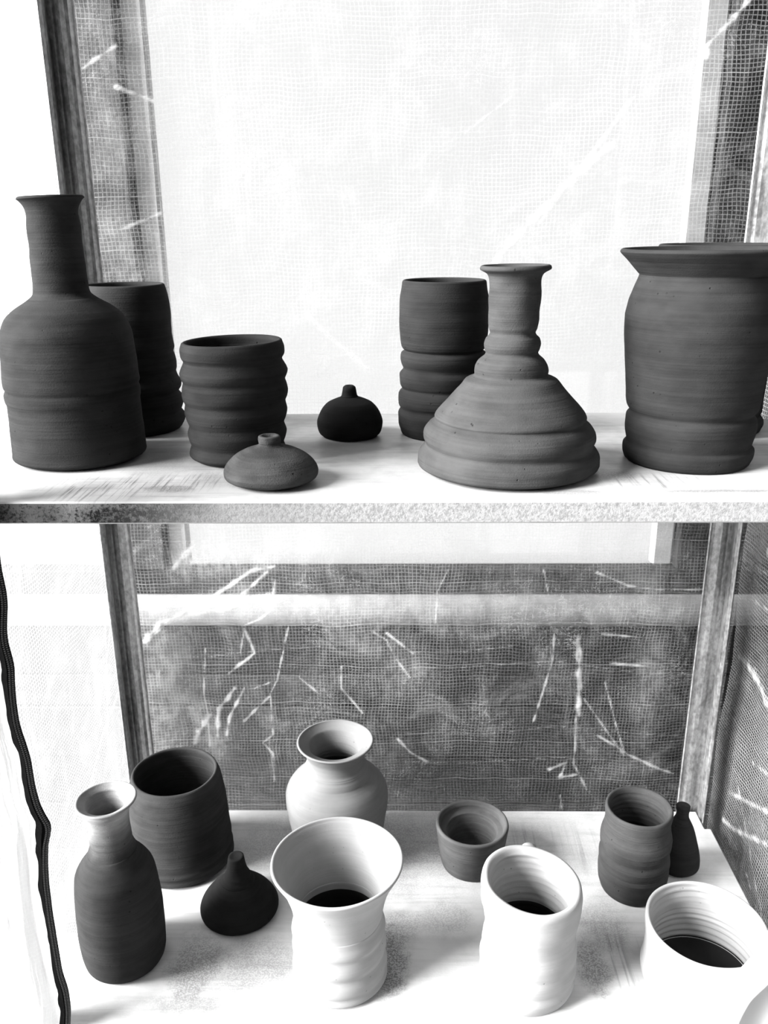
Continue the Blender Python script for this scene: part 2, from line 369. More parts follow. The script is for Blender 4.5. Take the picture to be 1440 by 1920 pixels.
# measured outlines: centre x, centre y, base height (m), outline [(radius mm, height mm)], wall mm
POTS = {
    'A': (-0.2754, 0.722, 1.06, [(49.7, 0.0), (54.9, 3.8), (55.3, 7.6), (54.9, 15.7), (54.5, 31.2), (53.9, 48.3), (54.9, 52.5), (55.1, 58.0), (53.8, 61.6), (55.1, 65.2), (54.8, 72.5), (54.0, 87.3), (52.7, 102.3), (50.9, 111.0), (46.3, 119.7), (38.5, 126.6), (28.9, 132.6), (23.4, 136.9), (22.0, 141.1), (21.5, 149.6), (21.2, 163.4), (20.4, 177.0), (20.5, 189.2), (19.6, 198.9), (21.0, 205.3), (23.8, 209.7), (25.5, 210.9)], 5),
    'B': (-0.2572, 0.8302, 1.06, [(41.7, 0.0), (46.59, 8.2), (46.62, 13.6), (43.72, 17.8), (45.04, 22.1), (46.47, 27.4), (45.06, 32.1), (42.32, 36.3), (44.98, 40.5), (45.4, 45.7), (42.69, 50.4), (41.2, 55.6), (42.13, 58.7), (42.38, 64.9), (41.24, 71.5), (40.4, 75.1), (41.8, 79.2), (40.9, 85.3), (39.8, 92.3), (40.0, 94.3), (40.3, 100.3), (40.8, 110.3), (40.4, 118.7), (39.4, 128.5), (37.6, 136.3)], 5),
    'C': (-0.1373, 0.7184, 1.06, [(36.9, 0.0), (41.22, 4.2), (40.4, 9.0), (39.22, 12.7), (40.72, 17.4), (41.65, 23.0), (40.66, 26.8), (40.02, 30.0), (41.83, 34.7), (42.94, 40.6), (42.5, 44.3), (41.86, 48.4), (43.33, 52.1), (44.24, 57.5), (43.72, 62.5), (42.53, 66.6), (44.1, 70.1), (44.87, 74.6), (41.3, 82.2), (40.98, 84.4), (42.9, 87.9), (43.3, 93.6), (42.0, 97.6)], 5),
    'D': (-0.0991, 0.6443, 1.06, [(28.4, 0), (35.8, 4.2), (37.0, 8.3), (35.4, 12.6), (32.2, 16.9), (27.2, 21.2), (20.6, 24.8), (14.4, 27), (11.2, 28.1), (9.6, 28.9), (8.5, 30.2), (8.8, 33.4), (8.3, 36)], 0),
    'E': (-0.0454, 0.7968, 1.06, [(26.3, 0.0), (29.5, 4.4), (30.7, 9.6), (30.6, 15.2), (28.2, 21.9), (25.2, 26.9), (20.6, 31.5), (13.3, 35.0), (8.1, 37.1), (6.8, 40.1), (6.0, 45.6), (4.5, 47.1)], 0),
    'F': (0.0423, 0.8059, 1.06, [(38.8, 0.0), (41.55, 8.7), (41.98, 13.9), (42.22, 20.6), (40.06, 25.2), (41.74, 29.3), (41.83, 39.0), (38.46, 43.5), (39.94, 47.0), (40.7, 52.1), (40.68, 57.6), (37.33, 62.1), (39.18, 66.5), (40.17, 71.0), (39.31, 76.4), (36.3, 78.9), (38.07, 80.8), (39.5, 84.3), (40.7, 96.4), (40.8, 110.9), (40.4, 125.2), (39.1, 132.2), (38.2, 139.7)], 5),
    'G': (0.0897, 0.6815, 1.06, [(64.7, 0.0), (72.6, 4.0), (72.9, 8.9), (72.3, 13.0), (69.6, 17.5), (67.4, 19.7), (67.1, 21.9), (68.5, 25.4), (68.0, 31.6), (64.6, 36.5), (60.7, 39.5), (59.3, 41.3), (59.8, 43.5), (57.9, 47.4), (50.9, 56.0), (41.3, 66.7), (36.6, 72.7), (31.6, 74.8), (29.4, 76.5), (29.2, 77.7), (29.3, 80.3), (28.4, 84.1), (25.9, 88.2), (21.7, 91.6), (20.6, 93.7), (21.6, 96.2), (22.2, 100.3), (20.7, 104.8), (18.6, 106.9), (17.6, 109.3), (18.8, 112.2), (19.3, 116.7), (19.6, 124.8), (20.0, 134.8), (19.9, 142.8), (20.2, 149.9), (21.8, 153.5), (26.6, 156.2), (27.0, 157.8)], 4.5),
    'H': (0.2426, 0.7068, 1.06, [(50.4, 0.0), (52.3, 4.9), (52.9, 8.6), (52.7, 12.3), (50.2, 15.1), (50.7, 18.7), (51.7, 23.3), (52.2, 30.1), (51.8, 36.9), (49.6, 40.1), (49.8, 42.3), (51.9, 45.9), (52.9, 54.8), (54.4, 70.6), (57.1, 91.4), (58.0, 106.8), (58.4, 119.4), (57.5, 125.6), (56.1, 131.8), (53.9, 138.0), (51.7, 144.2), (50.1, 149.9), (50.9, 151.5), (59.0, 160.4), (64.8, 166.0), (66.3, 168.0)], 6),
    'I': (0.2998, 0.8257, 1.06, [(48.9, 0.0), (49.6, 3.2), (51.1, 6.9), (50.5, 11.1), (47.3, 15.3), (48.3, 19.0), (48.5, 32.0), (48.9, 52.5), (51.5, 92.7), (50.9, 122.0), (48.4, 136.4), (44.8, 150.6), (45.1, 152.9), (49.8, 160.0), (54.7, 166.5), (58.9, 168.4)], 5),
    'J': (-0.2731, 0.671, 0.559, [(35.2, 0.0), (38.3, 3.9), (40.3, 15.4), (41.3, 40.0), (40.6, 67.4), (39.0, 88.5), (37.0, 103.1), (32.1, 113.7), (25.3, 123.0), (22.5, 128.6), (20.7, 133.5), (19.7, 137.8), (19.3, 147.0), (19.0, 154.2), (19.2, 163.3), (20.0, 171.0), (22.9, 177.0), (23.3, 182.3), (28.3, 184.1)], 4),
    'K': (-0.2501, 0.8144, 0.559, [(53.1, 0.0), (58.4, 5.1), (56.9, 10.3), (58.0, 14.8), (56.4, 19.2), (57.0, 25.9), (56.2, 42.8), (54.0, 78.2), (50.6, 101.6), (47.3, 112.8)], 4.5),
    'L': (-0.1698, 0.7332, 0.559, [(36, 0), (40.6, 3), (41, 8), (38.4, 14), (34.2, 20), (29.2, 26), (24, 31.5), (19.4, 36), (17.4, 37.8), (16.2, 40.5), (14.2, 42.6), (13.4, 46), (11.5, 49.5), (9.8, 56.8), (8.8, 63.6), (8.2, 67.7)], 0),
    'M': (-0.0711, 0.83, 0.559, [(47.5, 0), (51.5, 20.7), (54.8, 43), (57.8, 63), (58.2, 76), (55.8, 85), (50.5, 92.5), (44.5, 97.5), (40.0, 101.5), (39.0, 103.5), (37.2, 107.5), (35.6, 110), (34.6, 113.5), (33.0, 116), (32.4, 121), (33.0, 127.6), (36.5, 135), (39.9, 140.6), (42.9, 142.9)], 8),
    'N': (-0.0576, 0.6524, 0.559, [(41.6, 0.0), (46.25, 4.7), (44.48, 10.7), (45.89, 16.0), (44.87, 23.9), (43.08, 30.4), (45.09, 38.2), (44.35, 46.0), (42.98, 52.4), (44.55, 58.8), (42.35, 67.7), (42.0, 72.8), (42.9, 79.1), (45.7, 94.7), (52.1, 113.2), (59.1, 127.2), (61.3, 132.0)], 4),
    'O': (0.0821, 0.8057, 0.559, [(32.9, 0.0), (35.8, 11.9), (38.0, 30.2), (40.4, 48.3), (40.7, 52.6)], 5),
    'P': (0.1221, 0.6431, 0.559, [(41.0, 0.0), (45.0, 12.7), (43.62, 21.2), (44.61, 25.8), (44.86, 33.5), (43.39, 41.2), (43.87, 46.4), (43.72, 53.4), (42.26, 64.1), (42.6, 74.1), (44.7, 87.2), (46.4, 98.8), (46.6, 111.0), (46.0, 116.5)], 8.5),
    'Q': (0.2548, 0.7704, 0.559, [(32.8, 0.0), (35.94, 10.5), (36.81, 19.8), (37.42, 28.4), (36.74, 32.6), (37.29, 36.9), (37.22, 44.6), (35.71, 49.5), (35.98, 53.0), (37.2, 58.6), (37.04, 68.9), (35.2, 77.2), (34.0, 87.5), (35.0, 97.6), (35.1, 101.7)], 4.5),
    'R': (0.3138, 0.8018, 0.559, [(20.5, 0.0), (24.0, 4.6), (24.3, 9.0), (23.3, 18.5), (19.3, 34.5), (14.2, 51.0), (9.4, 61.0), (7.3, 65.9), (6.7, 70.9), (7.3, 76.5), (7.4, 80.0)], 0),
    'S': (0.2868, 0.6431, 0.559, [(50.1, 0.0), (54.3, 10.1), (54.6, 19.2), (53.0, 30.2), (52.8, 36.7), (53.9, 52.6), (55.3, 65.2), (55.2, 69.6)], 4.5),
}
BACK_GLARES = [(0.22, 0.016, [(-0.1999, 0.8199), (0.3457, 0.8168)]), (0.22, 0.03, [(-0.2756, 0.7864), (-0.294, 0.6153)]), (0.3, 0.018, [(-0.2482, 0.6844), (-0.2322, 0.631)]), (0.3, 0.02, [(-0.2523, 0.8756), (-0.1523, 0.8854)]), (0.28, 0.014, [(-0.2827, 0.8144), (-0.1796, 0.8418)]), (0.14, 0.022, [(0.3031, 0.7723), (0.3013, 0.6853)]), (0.1, 0.03, [(-0.0301, 0.7793), (0.021, 0.7364)]), (0.08, 0.05, [(-0.154, 0.852), (0.3113, 0.8515)]), (0.1, 0.012, [(0.2366, 0.5854), (0.3213, 0.6092)]), (0.2, 0.02, [(-0.2897, 1.2522), (-0.2814, 1.1993)]), (0.12, 0.02, [(-0.2869, 1.3993), (-0.2859, 1.3129)]), (0.12, 0.012, [(0.0461, 0.7934), (0.1597, 0.7934)])]  # glare painted into the film as whiter patches: strength, radius, line
BACK_CREASES = [
    (4, [(-0.3054, 0.7772), (-0.284, 0.8004), (-0.2446, 0.8144), (-0.1998, 0.8213), (-0.1547, 0.8384)]),
    (3, [(-0.3019, 0.7793), (-0.264, 0.8109), (-0.2045, 0.8452), (-0.1718, 0.8688), (-0.1436, 0.8741)]),
    (2.5, [(-0.2, 0.8178), (-0.1796, 0.8418), (-0.1532, 0.8675)]),
    (4, [(-0.2619, 0.8723), (-0.2346, 0.9021)]),
    (1.8, [(-0.1841, 0.7983), (-0.1626, 0.8074), (-0.1493, 0.8198), (-0.1445, 0.8553)]),
    (2.2, [(-0.1843, 0.7948), (-0.1771, 0.7758), (-0.1734, 0.7615), (-0.2054, 0.7348)]),
    (1.2, [(-0.1838, 0.7934), (-0.1909, 0.7593)]),
    (1.3, [(-0.1315, 0.7955), (-0.1393, 0.7615), (-0.1475, 0.7253), (-0.1568, 0.7069), (-0.1565, 0.6733), (-0.1564, 0.6482), (-0.1696, 0.6374), (-0.1577, 0.6219), (-0.1577, 0.5802)]),
    (1.8, [(-0.1584, 0.7025), (-0.1757, 0.6845), (-0.1912, 0.6679)]),
    (1.2, [(-0.1574, 0.7217), (-0.1754, 0.7143)]),
    (1.2, [(-0.2321, 0.7686), (-0.238, 0.7068), (-0.2356, 0.6769), (-0.2369, 0.631)]),
    (3, [(-0.2002, 0.7143), (-0.2218, 0.6845), (-0.2265, 0.6465)]),
    (2.2, [(-0.1884, 0.7143), (-0.2094, 0.6732), (-0.2144, 0.6465)]),
    (4, [(-0.2323, 0.6769), (-0.2472, 0.6541), (-0.2554, 0.6349)]),
    (1.0, [(0.0575, 0.8685), (0.0455, 0.8416), (0.0435, 0.8004)]),
    (1.0, [(0.1685, 0.8684), (0.1764, 0.8347)]),
    (1.4, [(0.1853, 0.7864), (0.1841, 0.7509), (0.1764, 0.7147), (0.1656, 0.6701)]),
    (4, [(0.2141, 0.7794), (0.2193, 0.7293), (0.2207, 0.6777)]),
    (1.5, [(0.2174, 0.6777), (0.219, 0.6322), (0.2184, 0.6089), (0.2377, 0.5695)]),
    (1.5, [(0.2257, 0.7), (0.2511, 0.6627), (0.2806, 0.6208)]),
    (1.8, [(0.2455, 0.6491), (0.2662, 0.6361), (0.2837, 0.6231), (0.3254, 0.6014), (0.3441, 0.5937)]),
    (1.2, [(0.2499, 0.7221), (0.2674, 0.6628), (0.2787, 0.6285)]),
    (1.4, [(0.2302, 0.865), (0.2684, 0.8482), (0.3058, 0.8441), (0.352, 0.8447)]),
    (1.6, [(0.2421, 0.7864), (0.2833, 0.7822)]),
    (1.5, [(0.2545, 0.7474), (0.2962, 0.7438)]),
    (1.2, [(-0.0692, 0.7436), (-0.0698, 0.7144), (-0.0443, 0.681)]),
    (1.2, [(-0.1213, 0.729), (-0.0962, 0.7048)]),
    (1.2, [(-0.03, 0.7899), (-0.0142, 0.7793), (-0.0047, 0.758), (0.0146, 0.7291)]),
    (1.4, [(-0.0141, 0.7885), (0.0177, 0.7616)]),
    (1.8, [(-0.0018, 0.6455), (0.0148, 0.6255), (0.0349, 0.6123)]),
    (1.6, [(0.2077, 0.5413), (0.2045, 0.5614)]),
    (0.8, [(0.0081, 0.7436), (0.0659, 0.7437), (0.1873, 0.7509), (0.2776, 0.7366), (0.3546, 0.7331)]),
    (0.8, [(0.0082, 0.6531), (0.1006, 0.6503), (0.1922, 0.6626), (0.2317, 0.6589), (0.344, 0.6478)]),
    (0.8, [(0.0145, 0.7637), (0.0847, 0.7652), (0.1354, 0.7709)]),
    (0.8, [(0.0082, 0.6122), (0.0884, 0.6086), (0.1946, 0.6182), (0.3278, 0.6108)]),
    (0.9, [(-0.2975, 0.7579), (-0.2233, 0.7579), (-0.1778, 0.7636), (-0.0941, 0.7708)]),
    (0.7, [(-0.1364, 0.6801), (-0.0706, 0.6817)]),
    (2.5, [(0.1889, 0.601), (0.2083, 0.6105), (0.2029, 0.5893), (0.2261, 0.5933)]),
    (3, [(0.3333, 1.4508), (0.3203, 1.435), (0.2955, 1.4096), (0.295, 1.4005)]),
    (4, [(0.1014, 1.2127), (0.143, 1.2592), (0.1785, 1.2942), (0.2134, 1.3234)]),
    (2, [(-0.0961, 1.1601), (-0.0603, 1.1264), (-0.0321, 1.1036)]),
    (2, [(-0.3056, 1.3958), (-0.2707, 1.4153)]),
    (2, [(-0.2745, 1.3791), (-0.238, 1.3659)]),
    (2, [(-0.2848, 1.2469), (-0.2422, 1.2621)]),
    (1, [(0.0658, 1.3344), (0.1117, 1.3674)]),
    (2, [(0.1435, 1.2489), (0.2308, 1.3663)]),
]
RIGHT_CREASES = [
    (6, [(0.9014, 0.7693), (0.8629, 0.7698), (0.8235, 0.7639), (0.7931, 0.7565)]),
    (7, [(0.8627, 0.9304), (0.8623, 0.9124), (0.8352, 0.9051)]),
    (3, [(0.8789, 0.5619), (0.8442, 0.5742), (0.7556, 0.6215)]),
    (1.5, [(0.8841, 0.55), (0.8718, 0.5403)]),
    (2, [(0.7983, 0.5493), (0.7852, 0.5426)]),
    (2, [(0.8745, 0.6035), (0.7662, 0.6537)]),
    (1.5, [(0.7693, 0.5314), (0.7291, 0.541)]),
    (1.5, [(0.8962, 0.8475), (0.8331, 0.8574)]),
    (1.5, [(0.9006, 0.8846), (0.8454, 0.8948)]),
    (1.5, [(0.8315, 0.6743), (0.7785, 0.6913)]),
]
ZIP = [(-0.272, -0.2771, 1.0414), (-0.2727, -0.2787, 1.0264), (-0.2717, -0.2791, 1.0137), (-0.2718, -0.2793, 1.0028), (-0.2749, -0.2817, 0.9864), (-0.2765, -0.2826, 0.9756), (-0.2757, -0.2822, 0.9655), (-0.2743, -0.2816, 0.9544), (-0.2764, -0.283, 0.9372), (-0.2774, -0.2832, 0.9223), (-0.2776, -0.2835, 0.9045), (-0.2759, -0.2822, 0.8941), (-0.2735, -0.2791, 0.8772), (-0.2735, -0.2803, 0.8509), (-0.2717, -0.2795, 0.8337), (-0.2679, -0.2761, 0.8226), (-0.2657, -0.2752, 0.8172), (-0.2673, -0.278, 0.8089), (-0.2704, -0.2775, 0.8004), (-0.2734, -0.2787, 0.7793), (-0.2749, -0.2812, 0.7603), (-0.2758, -0.2809, 0.731), (-0.2757, -0.28, 0.7052), (-0.2755, -0.2816, 0.6726), (-0.2729, -0.28, 0.654), (-0.2733, -0.2799, 0.6344), (-0.2772, -0.2845, 0.6086)]  # right x, left x, z
RIGHT_FLAP = [(0.1955, 0.36, 0.9087), (0.1923, 0.36, 0.9017), (0.1886, 0.36, 0.8922), (0.1846, 0.36, 0.8796), (0.1783, 0.36, 0.8694), (0.171, 0.36, 0.8583), (0.167, 0.36, 0.8432), (0.1651, 0.36, 0.8259)]

# ------------------------------------------------------------------ the setting
WY = 1.05                       # front of the planked wall
WTOP, SILL = 1.95, 0.818
FLOOR = 0.20
def struct(o, label=None):
    o['kind'] = 'structure'
    if label: o['label'] = label
    return o

wall_back = struct(empty('wall_back', (0, WY, 0)), 'weathered plank wall with two bright windows behind the shelves')
rnd = random.Random(4)
def child_box(name, a, b, mat, parent, **k):
    o = box(name, a, b, mat, None, **k)
    o.parent = parent
    o.location = Vector(o.location) - Vector(parent.location)
    return o
# planks below the windows
z = 0.739
PH = [0.077, 0.050, 0.083, 0.079, 0.081, 0.078, 0.082, 0.079, 0.08]
for h in PH:
    z0 = z - h + 0.0022
    if z0 < FLOOR + 0.002: z0 = FLOOR + 0.002
    dy = rnd.uniform(-0.0015, 0.0015)
    x0 = -1.6
    for x1 in (rnd.uniform(-0.9, -0.7), 0.505):
        child_box('plank', (x0, WY + dy, z0), (x1 - 0.002, WY + 0.022, z), M['wood'], wall_back, bev=0.002)
        x0 = x1
    z = z - h
    if z < FLOOR + 0.03: break
child_box('backing_board', (-1.6, WY + 0.026, FLOOR), (0.505, WY + 0.05, SILL - 0.01), M['wood'], wall_back)
# apron board and sill nosing
child_box('apron_board', (-1.6, WY - 0.002, 0.7845), (0.505, WY + 0.024, SILL), M['wood'], wall_back, bev=0.002)
V, F = [], []
secs = 12
for x in (-1.6, 0.503):
    for k in range(secs + 1):
        a = -math.pi / 2 + math.pi * k / secs
        V.append((x, WY - 0.004 - 0.016 * math.cos(a), 0.762 + 0.0215 * math.sin(a)))
    V += [(x, WY + 0.02, 0.7835), (x, WY + 0.02, 0.7405)]
n_ = secs + 3
for k in range(n_): F.append((k, (k + 1) % n_, n_ + (k + 1) % n_, n_ + k))
F += [tuple(range(n_ - 1, -1, -1)), tuple(range(n_, 2 * n_))]
sill = struct(mesh('trim_1', V, F, M['white_paint'], None, smooth=False), 'rounded white painted rail under the windows')
# vertical casings
for nm, x0, x1, lb in (('trim_2', -0.392, -0.306, 'dark wooden casing board between the two windows'), ('trim_3', 0.3625, 0.452, 'dark wooden casing board right of the window')):
    struct(box(nm, (x0, WY - 0.004, SILL + 0.001), (x1, WY + 0.05, WTOP), M['wood_v'], bev=0.002), lb)
o = child_box('plank', (0.4535, WY, SILL + 0.001), (0.505, WY + 0.03, WTOP), M['wood_v'], wall_back, bev=0.002)
o = child_box('plank', (-1.6, WY, WTOP + 0.002), (0.505, WY + 0.03, WTOP + 0.09), M['wood'], wall_back, bev=0.002)
# windows
for nm, x0, x1, lb in (('window_1', -0.305, 0.3615, 'bright window behind the upper shelf'), ('window_2', -1.3, -0.393, 'bright window left of the rack')):
    w = struct(empty(nm, ((x0 + x1) / 2, WY + 0.02, SILL)), lb)
    fwid = 0.027
    ya, yb = WY + 0.012, WY + 0.045
    for a, b in (((x0, ya, SILL + 0.001), (x0 + fwid, WY + 0.029, WTOP)), ((x1 - fwid, ya, SILL + 0.001), (x1, WY + 0.029, WTOP)), ((x0 + fwid, ya, WTOP - fwid), (x1 - fwid, WY + 0.029, WTOP)),):
        child_box('window_frame', a, b, M['white_frame'], w, bev=0.003)
    child_box('pane', (x0 + 0.002, WY + 0.0305, SILL - 0.008), (x1 - 0.002, WY + 0.0345, WTOP - 0.002), M['pane'], w, bev=0.0004)
# wall on the right
wall_right = struct(empty('wall_right', (0.507, 0, 0)), 'weathered plank wall on the right, seen through the film')
z = 1.98
while z > FLOOR + 0.02:
    h = rnd.uniform(0.088, 0.104)
    z0 = max(z - h + 0.003, FLOOR + 0.002)
    child_box('plank', (0.507 + rnd.uniform(0, 0.002), -1.2, z0), (0.53, 1.09, z), M['wood_side'], wall_right, bev=0.002)
    z -= h
child_box('backing_board', (0.532, -1.2, FLOOR), (0.55, 1.09, 2.0), M['wood_side'], wall_right)
# deck
floor = struct(empty('floor', (0, 0, 0)), 'pale decking boards under the rack')
y = 1.045
while y > -1.1:
    child_box('deck_board', (-1.75, max(y - 0.118, -1.2), FLOOR - 0.028), (0.506, y, FLOOR), M['deck'], floor, bev=0.003)
    y -= 0.122
child_box('joist_board', (-1.75, -1.2, FLOOR - 0.06), (0.506, 1.045, FLOOR - 0.03), M['wood'], floor)
# unseen roof and wall, added to block sky light from above and in front
struct(box('unseen_shade_roof', (-0.45, -1.2, 2.06), (0.56, 1.12, 2.09), M['wood'], bev=0.004), 'unseen board roof added above the rack to cut sky light')
struct(box('unseen_shade_wall', (-1.75, -1.26, FLOOR), (0.56, -1.21, 2.05), M['wood'], bev=0.004), 'unseen wall added behind the camera to block front light')

# ------------------------------------------------------------------ shelving rack
rack = empty('shelving_rack', (0.023, 0.74, 0.0))
tag(rack, 'galvanised steel rack with two pale clay-smeared boards and folded corner posts', 'shelf')
def rpart(name, V, F, mat, smooth=False):
    o = mesh(name, V, F, mat, None, smooth)
    o.parent = rack; o.location = -Vector(rack.location)
    return o
SX0, SX1, SY0, SY1 = -0.330, 0.3745, 0.592, 0.8975
def post(cx, cy, sx, sy):
    """folded profile; corner at (cx,cy), flanges run inward along sx and sy"""
    t, w = 0.0012, 0.0275
    # mid-line of one flange, distance from corner -> bulge towards inside
    prof = [(0.0, 0.0), (0.0045, 0.0), (0.0065, 0.0), (0.0095, 0.0016), (0.0135, 0.0024), (0.0175, 0.0016), (0.0205, 0.0), (0.0235, 0.0), (0.0255, 0.0006), (0.0272, 0.0024), (0.0262, 0.0036)]
    line = [(s, d) for s, d in prof[::-1]]
    pts = [(d, s, 0) for s, d in line] + [(s, d, 1) for s, d in prof[1:]]
    outl = []
    xy = [(p[0], p[1]) for p in pts]
    n = len(xy)
    left = []
    for i in range(n):
        a = xy[max(i - 1, 0)]; b = xy[min(i + 1, n - 1)]
        tx, ty = b[0] - a[0], b[1] - a[1]
        L = math.hypot(tx, ty) or 1
        left.append((-ty / L * t, tx / L * t))
    outer = xy
    inner = [(xy[i][0] + left[i][0], xy[i][1] + left[i][1]) for i in range(n)]
    ring = outer + inner[::-1]
    V = [(cx + sx * a, cy + sy * b, zz) for zz in (FLOOR + 0.001, 1.9) for a, b in ring]
    m = len(ring)
    F = [(k, (k + 1) % m, m + (k + 1) % m, m + k) for k in range(m)]
    if sx * sy < 0: F = [f[::-1] for f in F]
    for zz in (0, m):
        for k in range(n - 1):
            F.append((zz + k, zz + k + 1, zz + m - 2 - k, zz + m - 1 - k))
    o = rpart('post', V, F, M['metal'])
    return o
post(0.3705, 0.901, -1, -1)
post(-0.326, 0.901, 1, -1)
post(-0.3345, 0.575, 1, 1)
post(0.379, 0.575, -1, 1)
def board(z, t, top, name):
    nx, ny = 0.0075, 0.033
    pts = [(SX0, SY0), (SX1, SY0), (SX1, SY1 - ny), (SX1 - nx, SY1 - ny), (SX1 - nx, SY1 - 0.001), (SX0 + nx, SY1 - 0.001), (SX0 + nx, SY1 - ny), (SX0, SY1 - ny)]
    b = 0.0012
    def inset(pts, d):
        out = []
        n = len(pts)
        for i in range(n):
            p, q, r_ = pts[i - 1], pts[i], pts[(i + 1) % n]
            n1 = Vector((-(q[1] - p[1]), q[0] - p[0])).normalized(); n2 = Vector((-(r_[1] - q[1]), r_[0] - q[0])).normalized()
            out.append((q[0] + (n1.x + n2.x) * d, q[1] + (n1.y + n2.y) * d))
        return out
    I = inset(pts, b)
    V = [(x, y, z) for x, y in I] + [(x, y, z - b) for x, y in pts] + [(x, y, z - t + b) for x, y in pts] + [(x, y, z - t) for x, y in I]
    F = []
    for r_ in range(3):
        for k in range(8):
            F.append((r_ * 8 + k, (r_ + 1) * 8 + k, (r_ + 1) * 8 + (k + 1) % 8, r_ * 8 + (k + 1) % 8))
    F.append(tuple(range(8))); F.append(tuple(range(31, 23, -1)))
    o = rpart(name, V, F, top)
    o.data.materials.append(M['shelf_edge'])
    for p in o.data.polygons:
        if abs(p.normal.z) < 0.3: p.material_index = 1
    return o
ZT, ZB = 1.060, 0.559
board(ZT, 0.0172, M['shelf_top_upper'], 'shelf_board')
board(ZB, 0.0172, M['shelf_top_lower'], 'shelf_board')
# a third, bare board near the deck ties the four posts together below the picture
board(0.30, 0.0172, M['shelf_top_lower'], 'shelf_board')

# ------------------------------------------------------------------ pots
def catmull(pts, n):
    out = []
    for i in range(len(pts) - 1):
        p0 = pts[max(i - 1, 0)]; p1 = pts[i]; p2 = pts[i + 1]; p3 = pts[min(i + 2, len(pts) - 1)]
        for k in range(n):
            t = k / n
            q = []
            for c in (0, 1):
                m1 = (p2[c] - p0[c]) * 0.42; m2 = (p3[c] - p1[c]) * 0.42
                t2, t3 = t * t, t * t * t
                q.append((2 * t3 - 3 * t2 + 1) * p1[c] + (t3 - 2 * t2 + t) * m1 + (-2 * t3 + 3 * t2) * p2[c] + (t3 - t2) * m2)
            out.append(tuple(q))
    out.append(tuple(pts[-1]))
    return out

def revolve(name, prof, mat, parent, closed_bottom, closed_top, seed, wob=0.35, tilt=(0, 0), hmax=100, nseg=112, ripple=0.0):
    """prof in mm from (0,..) outer bottom round to the inside"""
    V, F = [], []
    for r, z in prof:
        for k in range(nseg):
            a = 2 * math.pi * k / nseg
            ca, sa = math.cos(a), math.sin(a)
            w = noise.noise(Vector((ca * 0.9 + seed * 7.1, sa * 0.9, z * 0.02))) * wob * (r / 45 + 0.2)
            w2 = noise.noise(Vector((ca * 1.6 + seed * 3.3, sa * 1.6 + 9, z * 0.11))) * wob * 0.7
            rr = max(r + w + w2, 0.05)
            ramp = max(0.0, min(1.0, z / hmax))
            zz = z + (tilt[0] * ca + tilt[1] * sa) * r * ramp
            V.append((rr * ca / 1000, rr * sa / 1000, zz / 1000))
    m = len(prof)
    for i in range(m - 1):
        for k in range(nseg):
            F.append((i * nseg + k, i * nseg + (k + 1) % nseg, (i + 1) * nseg + (k + 1) % nseg, (i + 1) * nseg + k))
    if closed_bottom:
        V.append((0, 0, prof[0][1] / 1000)); c = len(V) - 1
        for k in range(nseg): F.append((c, (k + 1) % nseg, k))
    if closed_top:
        V.append((0, 0, prof[-1][1] / 1000)); c = len(V) - 1
        b = (m - 1) * nseg
        for k in range(nseg): F.append((c, b + k, b + (k + 1) % nseg))
    o = mesh(name, V, F, mat, parent, smooth=True)
    return o

def rim_pts(ro, zo, ri, zi, n=5):
    """rounded lip from outer point to inner point"""
    out = []
    cx, cz = (ro + ri) / 2, (zo + zi) / 2
    R = math.hypot(ro - ri, zo - zi) / 2
    a0 = math.atan2(zo - cz, ro - cx)
    for k in range(1, n):
        a = a0 + math.pi * k / n
        out.append((cx + R * math.cos(a), cz + R * math.sin(a)))
    return out

